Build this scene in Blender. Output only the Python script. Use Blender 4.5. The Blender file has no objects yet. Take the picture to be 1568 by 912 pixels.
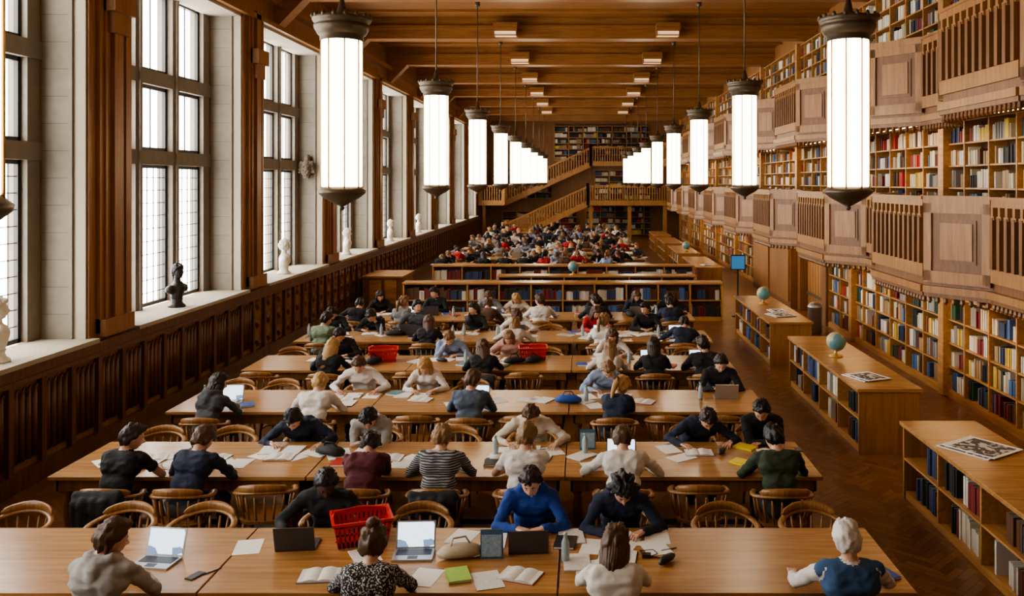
import bpy, math, random
import numpy as np
from mathutils import Vector, Matrix, noise
random.seed(7); np.random.seed(7)
R=random.random
def U(a,b): return a+(b-a)*random.random()
SC=bpy.context.scene
# ------------------------------------------------------------------ materials
MC={}
def newmat(name):
    m=bpy.data.materials.new(name); m.use_nodes=True
    nt=m.node_tree; b=nt.nodes['Principled BSDF']; return m,nt,b
def plain(name,col,rough=.6,metal=0,noise_amt=.12,scale=30,sheen=0):
    k=('p',name,tuple(col))
    if k in MC: return MC[k]
    m,nt,b=newmat(name)
    tc=nt.nodes.new('ShaderNodeTexCoord'); n=nt.nodes.new('ShaderNodeTexNoise'); n.inputs['Scale'].default_value=scale
    mx=nt.nodes.new('ShaderNodeMix'); mx.data_type='RGBA'
    c=list(col)[:3]
    mx.inputs[6].default_value=[x*(1-noise_amt) for x in c]+[1]
    mx.inputs[7].default_value=[min(1,x*(1+noise_amt)) for x in c]+[1]
    nt.links.new(tc.outputs['Object'],n.inputs['Vector']); nt.links.new(n.outputs['Fac'],mx.inputs[0]); nt.links.new(mx.outputs[2],b.inputs['Base Color'])
    b.inputs['Roughness'].default_value=rough; b.inputs['Metallic'].default_value=metal
    MC[k]=m; return m
def wood(name,c1,c2,rough=.4,axis=0,scale=1.0,bump=.1):
    m,nt,b=newmat(name)
    tc=nt.nodes.new('ShaderNodeTexCoord'); mp=nt.nodes.new('ShaderNodeMapping')
    s=[9*scale]*3; s[axis]=.7*scale; mp.inputs['Scale'].default_value=s
    n=nt.nodes.new('ShaderNodeTexNoise'); n.inputs['Scale'].default_value=2.2; n.inputs['Detail'].default_value=6; n.inputs['Distortion'].default_value=.6
    n2=nt.nodes.new('ShaderNodeTexNoise'); n2.inputs['Scale'].default_value=.8; n2.inputs['Detail'].default_value=2
    r=nt.nodes.new('ShaderNodeValToRGB'); r.color_ramp.elements[0].position=.3; r.color_ramp.elements[1].position=.72
    r.color_ramp.elements[0].color=list(c1)+[1]; r.color_ramp.elements[1].color=list(c2)+[1]
    nt.links.new(tc.outputs['Object'],mp.inputs['Vector']); nt.links.new(mp.outputs[0],n.inputs['Vector']); nt.links.new(tc.outputs['Object'],n2.inputs['Vector'])
    ad=nt.nodes.new('ShaderNodeMath'); ad.operation='MULTIPLY_ADD'; ad.inputs[1].default_value=.35; 
    nt.links.new(n2.outputs['Fac'],ad.inputs[0]); 
    sb=nt.nodes.new('ShaderNodeMath'); sb.operation='SUBTRACT'; sb.inputs[1].default_value=.17
    nt.links.new(n.outputs['Fac'],sb.inputs[0]); nt.links.new(sb.outputs[0],ad.inputs[2]); nt.links.new(ad.outputs[0],r.inputs[0]); nt.links.new(r.outputs[0],b.inputs['Base Color'])
    b.inputs['Roughness'].default_value=rough
    bp=nt.nodes.new('ShaderNodeBump'); bp.inputs['Strength'].default_value=bump; bp.inputs['Distance'].default_value=.01
    nt.links.new(n.outputs['Fac'],bp.inputs['Height']); nt.links.new(bp.outputs[0],b.inputs['Normal'])
    return m
def emis(name,col,st):
    m,nt,b=newmat(name); b.inputs['Base Color'].default_value=list(col)+[1]
    b.inputs['Emission Color'].default_value=list(col)+[1]; b.inputs['Emission Strength'].default_value=st; return m
M_table=wood('table_oak',(.31,.150,.050),(.49,.266,.104),.27,0)
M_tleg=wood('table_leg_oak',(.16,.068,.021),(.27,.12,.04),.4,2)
M_chair=wood('chair_oak',(.24,.108,.034),(.41,.215,.08),.32,2,2)
M_wain=wood('wainscot_dark_oak',(.09,.036,.012),(.18,.076,.026),.38,2)
M_wall=wood('wall_oak',(.20,.088,.028),(.34,.16,.054),.42,2)
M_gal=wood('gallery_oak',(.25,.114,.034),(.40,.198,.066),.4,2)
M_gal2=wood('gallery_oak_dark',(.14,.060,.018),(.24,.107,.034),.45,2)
M_shelf=wood('shelf_oak',(.36,.172,.055),(.54,.285,.10),.4,1)
M_dark=wood('shelf_back_gap_shade',(.07,.029,.010),(.12,.05,.017),.6,2)  # shelf backs, also the shade painted in behind the gallery slats
M_ceil=wood('ceiling_oak',(.19,.078,.022),(.32,.14,.043),.45,0)
M_beam=wood('beam_oak',(.22,.094,.028),(.36,.165,.052),.4,0)
M_stone=plain('window_stone',(.22,.19,.15),.8,0,.2,6)
M_cream=plain('reveal_plaster',(.40,.35,.27),.8,0,.06,4)
M_iron=plain('iron_frame',(.03,.028,.025),.5)
M_lead=plain('lead_came',(.09,.09,.08),.5)
M_bronze=plain('lamp_bronze',(.13,.10,.065),.45,.5,.3,20)
M_brass=plain('lamp_brass',(.6,.36,.12),.35,.5)
M_glass=emis('lamp_glass',(1,.86,.62),8.0)
M_ceill=emis('ceiling_light_glass',(1,.72,.44),.4)
M_strip=emis('warm_strip',(1,.62,.28),10)
M_white=plain('marble_white',(.72,.68,.60),.5)
M_bust=plain('bronze_dark',(.03,.027,.025),.4,.3)
M_black=plain('black_plastic',(.02,.02,.022),.4)
M_silver=plain('aluminium',(.45,.45,.46),.35,.7,.03)
M_darkgrey=plain('dark_grey_plastic',(.07,.07,.075),.45)
def screen_mat():
    m,nt,b=newmat('screen_page'); tc=nt.nodes.new('ShaderNodeTexCoord'); n=nt.nodes.new('ShaderNodeTexVoronoi'); n.inputs['Scale'].default_value=14
    r=nt.nodes.new('ShaderNodeValToRGB'); r.color_ramp.interpolation='CONSTANT'; r.color_ramp.elements[0].color=(.15,.2,.3,1); r.color_ramp.elements[1].position=.25; r.color_ramp.elements[1].color=(.80,.90,1,1)
    nt.links.new(tc.outputs['Object'],n.inputs['Vector']); nt.links.new(n.outputs['Color'],r.inputs[0]); nt.links.new(r.outputs[0],b.inputs['Emission Color']); b.inputs['Emission Strength'].default_value=1.5; b.inputs['Base Color'].default_value=(.02,.02,.02,1); return m
M_screen=screen_mat()
M_screenb=emis('screen_blue',(.05,.2,.45),.35)
M_red=plain('red_plastic',(.60,.02,.012),.4)
def paper_mat(name,dens,dark):
    m,nt,b=newmat(name)
    tc=nt.nodes.new('ShaderNodeTexCoord'); w=nt.nodes.new('ShaderNodeTexWave'); w.bands_direction='Y'; w.inputs['Scale'].default_value=dens
    n=nt.nodes.new('ShaderNodeTexNoise'); n.inputs['Scale'].default_value=60
    g=nt.nodes.new('ShaderNodeMath'); g.operation='MULTIPLY'
    r=nt.nodes.new('ShaderNodeValToRGB'); r.color_ramp.elements[0].position=.32; r.color_ramp.elements[0].color=(.80,.77,.71,1); r.color_ramp.elements[1].position=.5; r.color_ramp.elements[1].color=(dark,dark,dark,1)
    nt.links.new(tc.outputs['Object'],w.inputs['Vector']); nt.links.new(tc.outputs['Object'],n.inputs['Vector'])
    nt.links.new(w.outputs['Fac'],g.inputs[0]); nt.links.new(n.outputs['Fac'],g.inputs[1]); nt.links.new(g.outputs[0],r.inputs[0]); nt.links.new(r.outputs[0],b.inputs['Base Color'])
    b.inputs['Roughness'].default_value=.8; return m
M_paper=paper_mat('printed_paper',22,.5)
M_blank=plain('blank_paper',(.84,.82,.77),.8,0,.03)
# floor: herringbone-like parquet
def floor_mat():
    m,nt,b=newmat('parquet_floor')
    tc=nt.nodes.new('ShaderNodeTexCoord'); mp=nt.nodes.new('ShaderNodeMapping'); mp.inputs['Rotation'].default_value=(0,0,math.radians(45))
    mp2=nt.nodes.new('ShaderNodeMapping'); mp2.inputs['Rotation'].default_value=(0,0,math.radians(-45))
    br=[]
    for q in (mp,mp2):
        k=nt.nodes.new('ShaderNodeTexBrick'); k.inputs['Scale'].default_value=1; k.inputs['Brick Width'].default_value=.45; k.inputs['Row Height'].default_value=.09
        k.inputs['Mortar Size'].default_value=.003; k.inputs['Color1'].default_value=(.17,.074,.025,1); k.inputs['Color2'].default_value=(.29,.14,.05,1); k.inputs['Mortar'].default_value=(.05,.02,.006,1)
        nt.links.new(tc.outputs['Object'],q.inputs['Vector']); nt.links.new(q.outputs[0],k.inputs['Vector']); br.append(k)
    sx=nt.nodes.new('ShaderNodeSeparateXYZ'); nt.links.new(tc.outputs['Object'],sx.inputs[0])
    pp=nt.nodes.new('ShaderNodeMath'); pp.operation='MULTIPLY'; pp.inputs[1].default_value=1.6; nt.links.new(sx.outputs[0],pp.inputs[0])
    fr=nt.nodes.new('ShaderNodeMath'); fr.operation='FRACT'; nt.links.new(pp.outputs[0],fr.inputs[0])
    gt=nt.nodes.new('ShaderNodeMath'); gt.operation='GREATER_THAN'; gt.inputs[1].default_value=.5; nt.links.new(fr.outputs[0],gt.inputs[0])
    mx=nt.nodes.new('ShaderNodeMix'); mx.data_type='RGBA'
    nt.links.new(gt.outputs[0],mx.inputs[0]); nt.links.new(br[0].outputs['Color'],mx.inputs[6]); nt.links.new(br[1].outputs['Color'],mx.inputs[7]); nt.links.new(mx.outputs[2],b.inputs['Base Color'])
    b.inputs['Roughness'].default_value=.34; return m
M_floor=floor_mat()
def book_mat():
    m,nt,b=newmat('book_spines'); a=nt.nodes.new('ShaderNodeAttribute'); a.attribute_name='Col'
    nt.links.new(a.outputs['Color'],b.inputs['Base Color']); b.inputs['Roughness'].default_value=.6; return m
M_books=book_mat()
# ------------------------------------------------------------------ mesh builder
class MB:
    def __init__(s): s.v=[]; s.f=[]; s.m=[]; s.sm=[]
    def add(s,vs,fs,mat=0,smooth=False):
        o=len(s.v); s.v.extend([tuple(v) for v in vs])
        for f in fs: s.f.append([i+o for i in f]); s.m.append(mat); s.sm.append(smooth)
    def hexa(s,p,mat=0):
        s.add(p,[(0,3,2,1),(4,5,6,7),(0,1,5,4),(1,2,6,5),(2,3,7,6),(3,0,4,7)],mat)
    def box(s,x0,x1,y0,y1,z0,z1,mat=0):
        s.hexa([(x0,y0,z0),(x1,y0,z0),(x1,y1,z0),(x0,y1,z0),(x0,y0,z1),(x1,y0,z1),(x1,y1,z1),(x0,y1,z1)],mat)
    def obox(s,p0,p1,t,z0,z1,mat=0,off=0):
        dx,dy=p1[0]-p0[0],p1[1]-p0[1]; l=math.hypot(dx,dy); nx,ny=-dy/l,dx/l
        a=off-t/2; c=off+t/2
        q=[(p0[0]+nx*a,p0[1]+ny*a),(p1[0]+nx*a,p1[1]+ny*a),(p1[0]+nx*c,p1[1]+ny*c),(p0[0]+nx*c,p0[1]+ny*c)]
        s.hexa([(x,y,z0) for x,y in q]+[(x,y,z1) for x,y in q],mat)
    def prism(s,poly,z0,z1,mat=0):
        n=len(poly)
        s.add([(x,y,z0) for x,y in poly]+[(x,y,z1) for x,y in poly],
          [tuple(range(n-1,-1,-1)),tuple(range(n,2*n))]+[(i,(i+1)%n,n+(i+1)%n,n+i) for i in range(n)],mat)
    def lathe(s,prof,cx=0,cy=0,cz=0,n=16,mat=0,smooth=True):
        vs=[];fs=[]
        for r,z in prof:
            for i in range(n):
                a=2*math.pi*i/n; vs.append((cx+r*math.cos(a),cy+r*math.sin(a),cz+z))
        for k in range(len(prof)-1):
            for i in range(n):
                j=(i+1)%n; fs.append((k*n+i,k*n+j,(k+1)*n+j,(k+1)*n+i))
        fs.append(tuple(range(n-1,-1,-1))); fs.append(tuple((len(prof)-1)*n+i for i in range(n)))
        s.add(vs,fs,mat,smooth)
    def tube(s,pts,rs,n=8,mat=0,sx=1.0,sz=1.0,smooth=True):
        pts=[Vector(p) for p in pts]
        if not hasattr(rs,'__len__'): rs=[rs]*len(pts)
        vs=[];fs=[]; up=Vector((0,0,1))
        for k,p in enumerate(pts):
            d=(pts[min(k+1,len(pts)-1)]-pts[max(k-1,0)]).normalized()
            ref=up if abs(d.z)<.95 else Vector((0,1,0))
            a=d.cross(ref).normalized(); b=a.cross(d).normalized()
            for i in range(n):
                t=2*math.pi*i/n; vs.append(p+a*(math.cos(t)*rs[k]*sx)+b*(math.sin(t)*rs[k]*sz))
        for k in range(len(pts)-1):
            for i in range(n):
                j=(i+1)%n; fs.append((k*n+i,k*n+j,(k+1)*n+j,(k+1)*n+i))
        fs.append(tuple(range(n-1,-1,-1))); fs.append(tuple((len(pts)-1)*n+i for i in range(n)))
        s.add(vs,fs,mat,smooth)
    def mesh(s,name,mats):
        me=bpy.data.meshes.new(name); me.from_pydata(s.v,[],s.f)
        for m in mats: me.materials.append(m)
        me.polygons.foreach_set('material_index',s.m); me.polygons.foreach_set('use_smooth',s.sm); me.update(); return me
    def obj(s,name,mats,loc=(0,0,0),rot=0,bevel=0):
        return place(name,s.mesh(name,mats),loc,rot,bevel)
def place(name,me,loc=(0,0,0),rot=0,bevel=0):
    o=bpy.data.objects.new(name,me); SC.collection.objects.link(o); o.location=loc; o.rotation_euler=(0,0,rot)
    if bevel:
        b=o.modifiers.new('bev','BEVEL'); b.width=bevel; b.segments=2; b.limit_method='ANGLE'
    return o
# ------------------------------------------------------------------ room
XL,XR=-6.9,6.72; YB,YE=-2.2,60.5; ZC=8.45
b=MB(); b.box(-8.0,7.2,YB-.3,YE+.3,-.2,0); b.obj('floor',[M_floor])
b=MB(); b.box(-8.0,7.2,YB-.3,YE+.3,ZC,ZC+.2)
b.obj('ceiling',[M_ceil])
b=MB()
for k in range(-1,11):
    y=2.8+5.6*k
    b.box(XL,XR,y-.26,y+.26,7.85,ZC,0); b.box(XL,XR,y-.34,y+.34,8.12,8.22,0)
    for q in (1,2,3):
        yy=y+q*1.4
        if yy<YE: b.box(XL,XR,yy-.04,yy+.04,8.38,ZC,0)
    b.hexa([(XL,y-.2,7.25),(XL+.12,y-.2,7.25),(XL+.12,y+.2,7.25),(XL,y+.2,7.25),(XL,y-.2,7.85),(XL+.7,y-.2,7.85),(XL+.7,y+.2,7.85),(XL,y+.2,7.85)])
b.obj('ceiling_beams',[M_beam])
b=MB(); b.box(XR,7.2,YB-.3,YE+.3,0,ZC); b.obj('wall_right',[M_wall])
b=MB(); b.box(-8,7.2,YE,YE+.3,0,ZC); b.obj('wall_back',[M_wall])
b=MB(); b.box(-8,7.2,YB-.3,YB,0,ZC); b.obj('wall_front',[M_wall])
# left wall with window openings
WS=[13.3+5.5*j for j in range(-2,9)]; WL=4.35; XO=-7.9; ZH=7.15
b=MB()
b.box(XO,XL,YB-.3,YE+.3,0,1.5,0); b.box(XO,XL,YB-.3,YE+.3,ZH,ZC,0)
prev=YB-.3
for s in WS+[None]:
    e=s if s else YE+.3
    if s and s+WL>YE: e=YE+.3
    b.box(XO,XL,prev,e,1.5,ZH,0)
    yc0,yc1=max(prev,YB),min(e,YE)
    if yc1-yc0<2:
        yc=(yc0+yc1)/2
        b.box(XL,XL+.06,yc-.40,yc+.40,1.6,7.2,0); b.box(XL,XL+.12,yc-.12,yc+.12,1.6,7.3,0); b.box(XL,XL+.09,yc-.30,yc-.25,1.6,7.2,0); b.box(XL,XL+.09,yc+.25,yc+.30,1.6,7.2,0)
        b.box(XL,XL+.14,yc-.4,yc+.4,1.56,1.8,0); b.box(XL,XL+.22,yc-.3,yc+.3,6.2,6.5,0); b.box(XL,XL+.17,yc-.22,yc+.22,5.9,6.2,0)
    if not s or s+WL>YE: break
    prev=s+WL
b.box(XL,XL+.12,YB,YE,7.15,7.25,0); b.box(XL,XL+.2,YB,YE,7.65,7.8,0)
b.obj('wall_left',[M_wall])
b=MB()
for s in WS:
    if s+WL>YE: break
    for y in (s,s+WL):
        sg=1 if y==s else -1
        b.box(-7.55,-7.12,y,y+sg*.012,1.55,ZH-.02,0); b.box(-7.12,-6.93,y,y+sg*.03,1.55,ZH-.02,1)
        b.box(-7.15,-7.10,y,y+sg*.06,1.55,ZH-.02,0)
        for k in range(14): b.box(-7.55,-7.15,y,y+sg*.014,1.9+.38*k,1.905+.38*k,2)
    b.box(-7.6,-6.93,s,s+WL,ZH-.05,ZH,1)
b.obj('trim_window_reveals',[M_stone,M_cream,M_iron])
# wainscot
b=MB()
b.box(XL,XL+.10,YB,YE,0,.22,0); b.box(XL,XL+.09,YB,YE,1.36,1.5,0); b.box(XL,XL+.13,YB,YE,1.3,1.36,0)
y=4.0; i=0
while y<YE-.6:
    b.box(XL,XL+.07,y-.05,y+.05,.22,1.36,0)
    if y<17.5:
        for q in range(4):
            yy=y+.14+q*.125
            b.tube([(XL+.01,yy,.32),(XL+.01,yy,1.2)],.045,6,0)
            b.tube([(XL+.03,yy-.05,1.12),(XL+.05,yy,1.22),(XL+.03,yy+.05,1.12)],.018,5,0)
    elif y<40:
        for zz in (.42,.80,1.18):
            cy=y+.32
            pts=[(cy,zz-.16),(cy+.2,zz),(cy,zz+.16),(cy-.2,zz)]
            b.add([(XL+.005,p,q) for p,q in pts]+[(XL+.06,cy+(p-cy)*.6,zz+(q-zz)*.6) for p,q in pts],[(0,1,5,4),(1,2,6,5),(2,3,7,6),(3,0,4,7),(4,5,6,7)],1)
    y+=.64
b.obj('trim_wainscot_left',[M_wain,M_gal2])
b=MB()
for s in WS:
    if s+WL>YE: break
    b.box(-7.6,XL+.14,s-.03,s+WL+.03,1.5,1.56,0)
b.obj('trim_window_sills',[M_cream])
ni=0
for s in WS:
    if s+WL>YE: break
    ni+=1
    b=MB(); fr=.28; mu=.22; lw=(WL-2*fr-2*mu)/3; x0,x1=-7.85,-7.58
    b.box(x0,x1,s,s+fr,1.56,ZH,0); b.box(x0,x1,s+WL-fr,s+WL,1.56,ZH,0)
    for q in range(2):
        ym=s+fr+lw+q*(lw+mu); b.box(x0,x1+.02,ym,ym+mu,1.56,ZH,0); b.box(x1+.02,x1+.07,ym+.07,ym+mu-.07,1.56,ZH,0)
    for z0,z1 in ((4.05,4.3),(5.45,5.7)): b.box(x0,x1+.03,s,s+WL,z0,z1,0)
    for q in range(3):
        ya=s+fr+q*(lw+mu); yb=ya+lw
        for z0,z1,rows in ((1.56,4.05,11),(4.3,5.45,0),(5.7,ZH,0)):
            xm=-7.7
            w=.06
            b.box(xm-.03,xm+.03,ya,ya+w,z0,z1,1); b.box(xm-.03,xm+.03,yb-w,yb,z0,z1,1)
            b.box(xm-.03,xm+.03,ya,yb,z0,z0+w,1); b.box(xm-.03,xm+.03,ya,yb,z1-w,z1,1)
            if rows:
                for r in range(1,rows): zz=z0+(z1-z0)*r/rows; b.box(xm-.008,xm+.008,ya,yb,zz-.006,zz+.006,2)
                for c in range(1,5): yy=ya+lw*c/5; b.box(xm-.008,xm+.008,yy-.006,yy+.006,z0,z1,2)
            else:
                b.box(xm-.01,xm+.01,(ya+yb)/2-.012,(ya+yb)/2+.012,z0,z1,1)
    b.obj('window_%d'%ni,[M_stone,M_iron,M_lead])
    L=bpy.data.lights.new('sky_portal','AREA'); L.shape='RECTANGLE'; L.size=5.6; L.size_y=WL; L.energy=1
    try: L.cycles.is_portal=True
    except Exception as ex: print(ex)
    o=bpy.data.objects.new('sky_portal',L); SC.collection.objects.link(o); o.location=(-7.95,s+WL/2,4.35); o.rotation_euler=(0,-math.pi/2,0)
# ------------------------------------------------------------------ books
PAL=[((.03,.045,.10),4),((.18,.02,.018),5),((.12,.055,.025),4),((.018,.018,.02),4),((.03,.08,.05),3),((.60,.53,.40),9),((.36,.24,.12),6),((.70,.66,.58),8),((.45,.03,.02),2),((.6,.42,.08),2),((.06,.13,.28),3),((.28,.26,.24),3)]
PP=[p for p,w in PAL for _ in range(w)]
class BK:
    def __init__(s): s.v=[];s.f=[];s.c=[]
    def run(s,x,y,z,ux,uy,L,nx,ny,h,d=.2,wide=1.0,fill=.93,pal=None):
        t=0; n=0; P=pal or PP
        while t<L-.02:
            if n<=0:
                n=random.randint(1,7); col=random.choice(P); bh=U(.62,.93)*h; bw=U(.022,.05)*wide
                if R()>fill: t+=U(.08,.3); continue
            n-=1; w=bw*U(.9,1.15); 
            if t+w>L: break
            hh=bh*U(.96,1.03); k=U(.8,1.2); c=(col[0]*k,col[1]*k,col[2]*k,1); r=U(.0,.03)
            ax,ay=x+ux*t,y+uy*t; w2=w*.94
            f0=(ax-nx*r,ay-ny*r); f1=(ax+ux*w2-nx*r,ay+uy*w2-ny*r); g1=(f1[0]-nx*d,f1[1]-ny*d); g0=(f0[0]-nx*d,f0[1]-ny*d)
            o=len(s.v)
            for q in (f0,f1,g1,g0): s.v.append((q[0],q[1],z))
            for q in (f0,f1,g1,g0): s.v.append((q[0],q[1],z+hh))
            s.f+= [(o,o+1,o+5,o+4),(o+4,o+5,o+6,o+7),(o+1,o+2,o+6,o+5),(o+3,o,o+4,o+7)]
            s.c+= [c,(c[0]*.6+.18,c[1]*.6+.17,c[2]*.6+.14,1),c,c]
            t+=w
    def obj(s,name,loc=(0,0,0)):
        me=bpy.data.meshes.new(name); me.from_pydata(s.v,[],s.f); a=me.attributes.new('Col','FLOAT_COLOR','FACE')
        a.data.foreach_set('color',np.array(s.c,dtype=np.float32).ravel()); me.materials.append(M_books); me.update()
        return place(name,me,loc)
# ------------------------------------------------------------------ right wall shelving
XF=6.38
levels=[(0,.12,.41,5),(1,2.5,.38,6),(2,5.1,.38,7)]
Y0,Y1=4.0,YE-2.8
for lvl,zb,p,n in levels:
    b=MB(); bk=BK()
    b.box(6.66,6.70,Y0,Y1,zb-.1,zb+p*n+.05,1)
    segs=[(Y0,Y1)] if lvl else [(Y0,22.6),(31.2,Y1)]
    for a,c in segs:
        for k in range(n+1): b.box(XF,6.68,a,c,zb+k*p-.015,zb+k*p+.012,0)
        if lvl==0: b.box(XF-.02,6.7,a,c,0,.105,0)
        y=a; 
        while y<c-.3:
            y2=min(y+.88,c)
            b.box(XF-.01,6.68,y-.018,y+.018,zb,zb+p*n,0)
            for k in range(n): bk.run(XF+.03,y+.03,zb+k*p+.013,0,1,y2-y-.06,-1,0,p-.05,.2,1.0 if y<24 else 1.7, .88)
            y=y2
        b.box(XF-.01,6.68,c-.02,c+.02,zb,zb+p*n,0)
        yy=math.ceil(a/5.2)*5.2-.3
        while yy<c:
            b.box(XF-.1,6.68,yy-.11,yy+.11,zb-.1,zb+p*n+.05,0); yy+=5.2
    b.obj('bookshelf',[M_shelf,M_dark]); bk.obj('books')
b=MB()
b.box(6.1,6.72,25.6,31.2,0,2.2,0); b.box(6.05,6.1,25.7,28.2,.2,2.0,1); b.box(6.05,6.1,28.5,31.0,.2,2.0,1)
b.box(6.3,6.72,22.6,23.0,0,2.2,0); b.box(6.3,6.72,25.3,25.6,0,2.2,0)
b.obj('trim_door_surround',[M_gal2,M_wall])
b=MB(); b.box(6.55,6.62,23.0,25.3,0,2.15,0)
for q in range(8): b.box(6.52,6.56,23.05+q*.28,23.29+q*.28,.02,2.13,0)
b.box(6.49,6.53,23.0,25.3,.5,.58,1); b.box(6.49,6.53,23.0,25.3,1.5,1.58,1); b.lathe([(.03,-.03),(.045,0),(.03,.03)],6.47,23.3,1.05,10,1)
b.obj('door_1',[M_gal,M_bronze])
# galleries
def gallery(zf,name,phase,y0=1.3,y1=59):
    zs,zr=zf-.23,zf+1.08
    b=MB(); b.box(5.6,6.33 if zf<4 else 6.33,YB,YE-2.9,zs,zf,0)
    y=phase-5.2*2; xr,xp=5.6,5.0
    def slats(p0,p1):
        L=math.hypot(p1[0]-p0[0],p1[1]-p0[1]); b.obox(p0,p1,.1,zr-.1,zr,1); b.obox(p0,p1,.14,zr,zr+.04,1); b.obox(p0,p1,.1,zf-.05,zf+.14,1); b.obox(p0,p1,.02,zf+.1,zr-.1,3,-.04)  # dark backing sheet stands in for shade in the recessed gaps between slats
        n=max(1,int(L/.19)); ux,uy=(p1[0]-p0[0])/L,(p1[1]-p0[1])/L
        for i in range(n):
            t=(i+.5)*L/n
            b.obox((p0[0]+ux*(t-.04),p0[1]+uy*(t-.04)),(p0[0]+ux*(t+.04),p0[1]+uy*(t+.04)),.09,zf+.14,zr-.24,0,.03)
            b.obox((p0[0]+ux*(t-.03),p0[1]+uy*(t-.03)),(p0[0]+ux*(t+.03),p0[1]+uy*(t+.03)),.06,zr-.24,zr-.1,1,.03)
            b.obox((p0[0]+ux*(t-.065),p0[1]+uy*(t-.065)),(p0[0]+ux*(t+.065),p0[1]+uy*(t+.065)),.07,zr-.27,zr-.22,1,.03)
    def panel(p0,p1):
        L=math.hypot(p1[0]-p0[0],p1[1]-p0[1]); ux,uy=(p1[0]-p0[0])/L,(p1[1]-p0[1])/L
        at=lambda t:(p0[0]+ux*t,p0[1]+uy*t)
        b.obox(p0,p1,.07,zf-.1,zr,0); b.obox(p0,p1,.15,zr-.06,zr+.05,1); b.obox(p0,p1,.13,zf-.12,zf+.05,1)
        b.obox(at(0),at(.12),.13,zf-.1,zr,1); b.obox(at(L-.12),p1,.13,zf-.1,zr,1); b.obox(p0,p1,.13,zr-.2,zr-.06,1)
        b.obox(at(.26),at(L-.26),.13,zf+.22,zr-.34,1)
        b.obox(at(.21),at(L-.21),.10,zf+.17,zr-.29,0)
    def drops(p0,p1):
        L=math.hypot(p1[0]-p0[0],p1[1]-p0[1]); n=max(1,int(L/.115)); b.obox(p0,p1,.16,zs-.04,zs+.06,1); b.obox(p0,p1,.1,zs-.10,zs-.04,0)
        if p0[1]>34: return
        for i in range(n):
            t=(i+.5)/n; b.lathe([(.012,-.20),(.04,-.165),(.03,-.12),(.036,-.10)],p0[0]+(p1[0]-p0[0])*t,p0[1]+(p1[1]-p0[1])*t,zs,6,0,False)
    while y<y1-7:
        A=(xr,y);B_=(xp,y+.8);C=(xp,y+3.0);D=(xr,y+3.8);E=(xr,y+5.2)
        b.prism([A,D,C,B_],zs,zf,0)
        panel(A,B_); slats(B_,C); panel(C,D); slats(D,E)
        for p,q in ((A,B_),(B_,C),(C,D),(D,E)): drops(p,q)
        b.prism([(xr,y+.1),(xr,y+3.7),(xp+.25,y+2.9),(xp+.25,y+.9)],zs-.08,zs,0)
        y+=5.2
    b.box(5.55,5.65,y,YE-4.5,zf,zr,1)
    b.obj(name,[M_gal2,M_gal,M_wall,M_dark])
    b=MB(); y=phase-5.2
    while y<y1-7:
        b.box(5.75,5.85,y+.6,y+3.2,zs-.05,zs,0); y+=5.2
    b.obj('shelf_light',[M_strip])
gallery(2.42,'gallery_balcony',11.9); gallery(5.0,'gallery_balcony',14.3)
PDK=[(.03,.045,.10),(.018,.018,.02),(.06,.13,.30),(.16,.02,.018),(.55,.5,.4),(.6,.56,.5),(.03,.05,.12),(.10,.045,.02)]
def low_case(x0,x1,y0,y1,h=.9,left=True,name='low_bookcase'):
    b=MB(); bk=BK()
    b.box(x0-.03,x1+.03,y0-.03,y1+.03,h-.045,h,0); b.box(x0,x1,y0,y0+.04,0,h-.045,3); b.box(x0,x1,y1-.04,y1,0,h-.045,3)
    b.box(x0+.02,x1,y0+.04,y1-.04,0,.09,1); xm=(x0+x1)/2; b.box(xm-.02,xm+.02,y0+.04,y1-.04,.09,h-.045,2)
    zm=.09+(h-.135)/2
    b.box(x0,x1,y0+.04,y1-.04,zm-.012,zm+.012,1)
    n=max(1,round((y1-y0)/1.0))
    for i in range(1,n): yy=y0+(y1-y0)*i/n; b.box(x0,x1,yy-.015,yy+.015,.09,h-.045,1)
    for i in range(n):
        ya=y0+(y1-y0)*i/n+.05; L=(y1-y0)/n-.1
        for z in (.09,zm+.013):
            bk.run(x0+.04,ya,z,0,1,L*U(.55,1),-1,0,.33,.2,1,.85,PDK)
            bk.run(x1-.04,ya,z,0,1,L,1,0,.33,.2,1,.85,PDK)
    b.obj(name,[M_table,M_shelf,M_dark,M_gal],bevel=.004); bk.obj('books')
for k in range(8):
    y0=6.3+5.7*k
    if 23<y0<29: continue
    low_case(3.8,4.65,y0,y0+4.05)
def cross_case(x0,x1,y0,y1,h=1.03):
    b=MB(); bk=BK()
    b.box(x0-.03,x1+.03,y0-.03,y1+.03,h-.05,h,0); b.box(x0,x1,(y0+y1)/2-.02,(y0+y1)/2+.02,0,h-.05,2)
    b.box(x0,x1,y0,y1,0,.1,1); zm=.1+(h-.15)/2; b.box(x0,x1,y0,y1,zm-.012,zm+.012,1)
    n=round((x1-x0)/.9)
    for i in range(n+1): xx=x0+(x1-x0)*i/n; b.box(xx-.02,xx+.02,y0,y1,0,h-.05,1)
    for i in range(n):
        for z in (.1,zm+.013): bk.run(x0+(x1-x0)*i/n+.03,y0+.03,z,1,0,(x1-x0)/n-.06,0,-1,.36,.18,1.2,.97,PDK)
    b.obj('low_bookcase',[M_table,M_shelf,M_dark]); bk.obj('books')
cross_case(-4.85,3.75,23.5,24.0); cross_case(-2.5,3.3,25.7,26.2,.98); cross_case(-4.9,3.6,28.4,28.9)
b=MB(); b.box(-6.5,-5.3,25.6,27.4,.92,.97,0); b.box(-6.45,-5.35,25.65,27.35,0,.92,1); b.box(-6.3,-5.95,25.62,25.66,.15,.85,0); b.box(-5.85,-5.5,25.62,25.66,.15,.85,0); b.obj('wooden_cabinet',[M_table,M_tleg])
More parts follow.
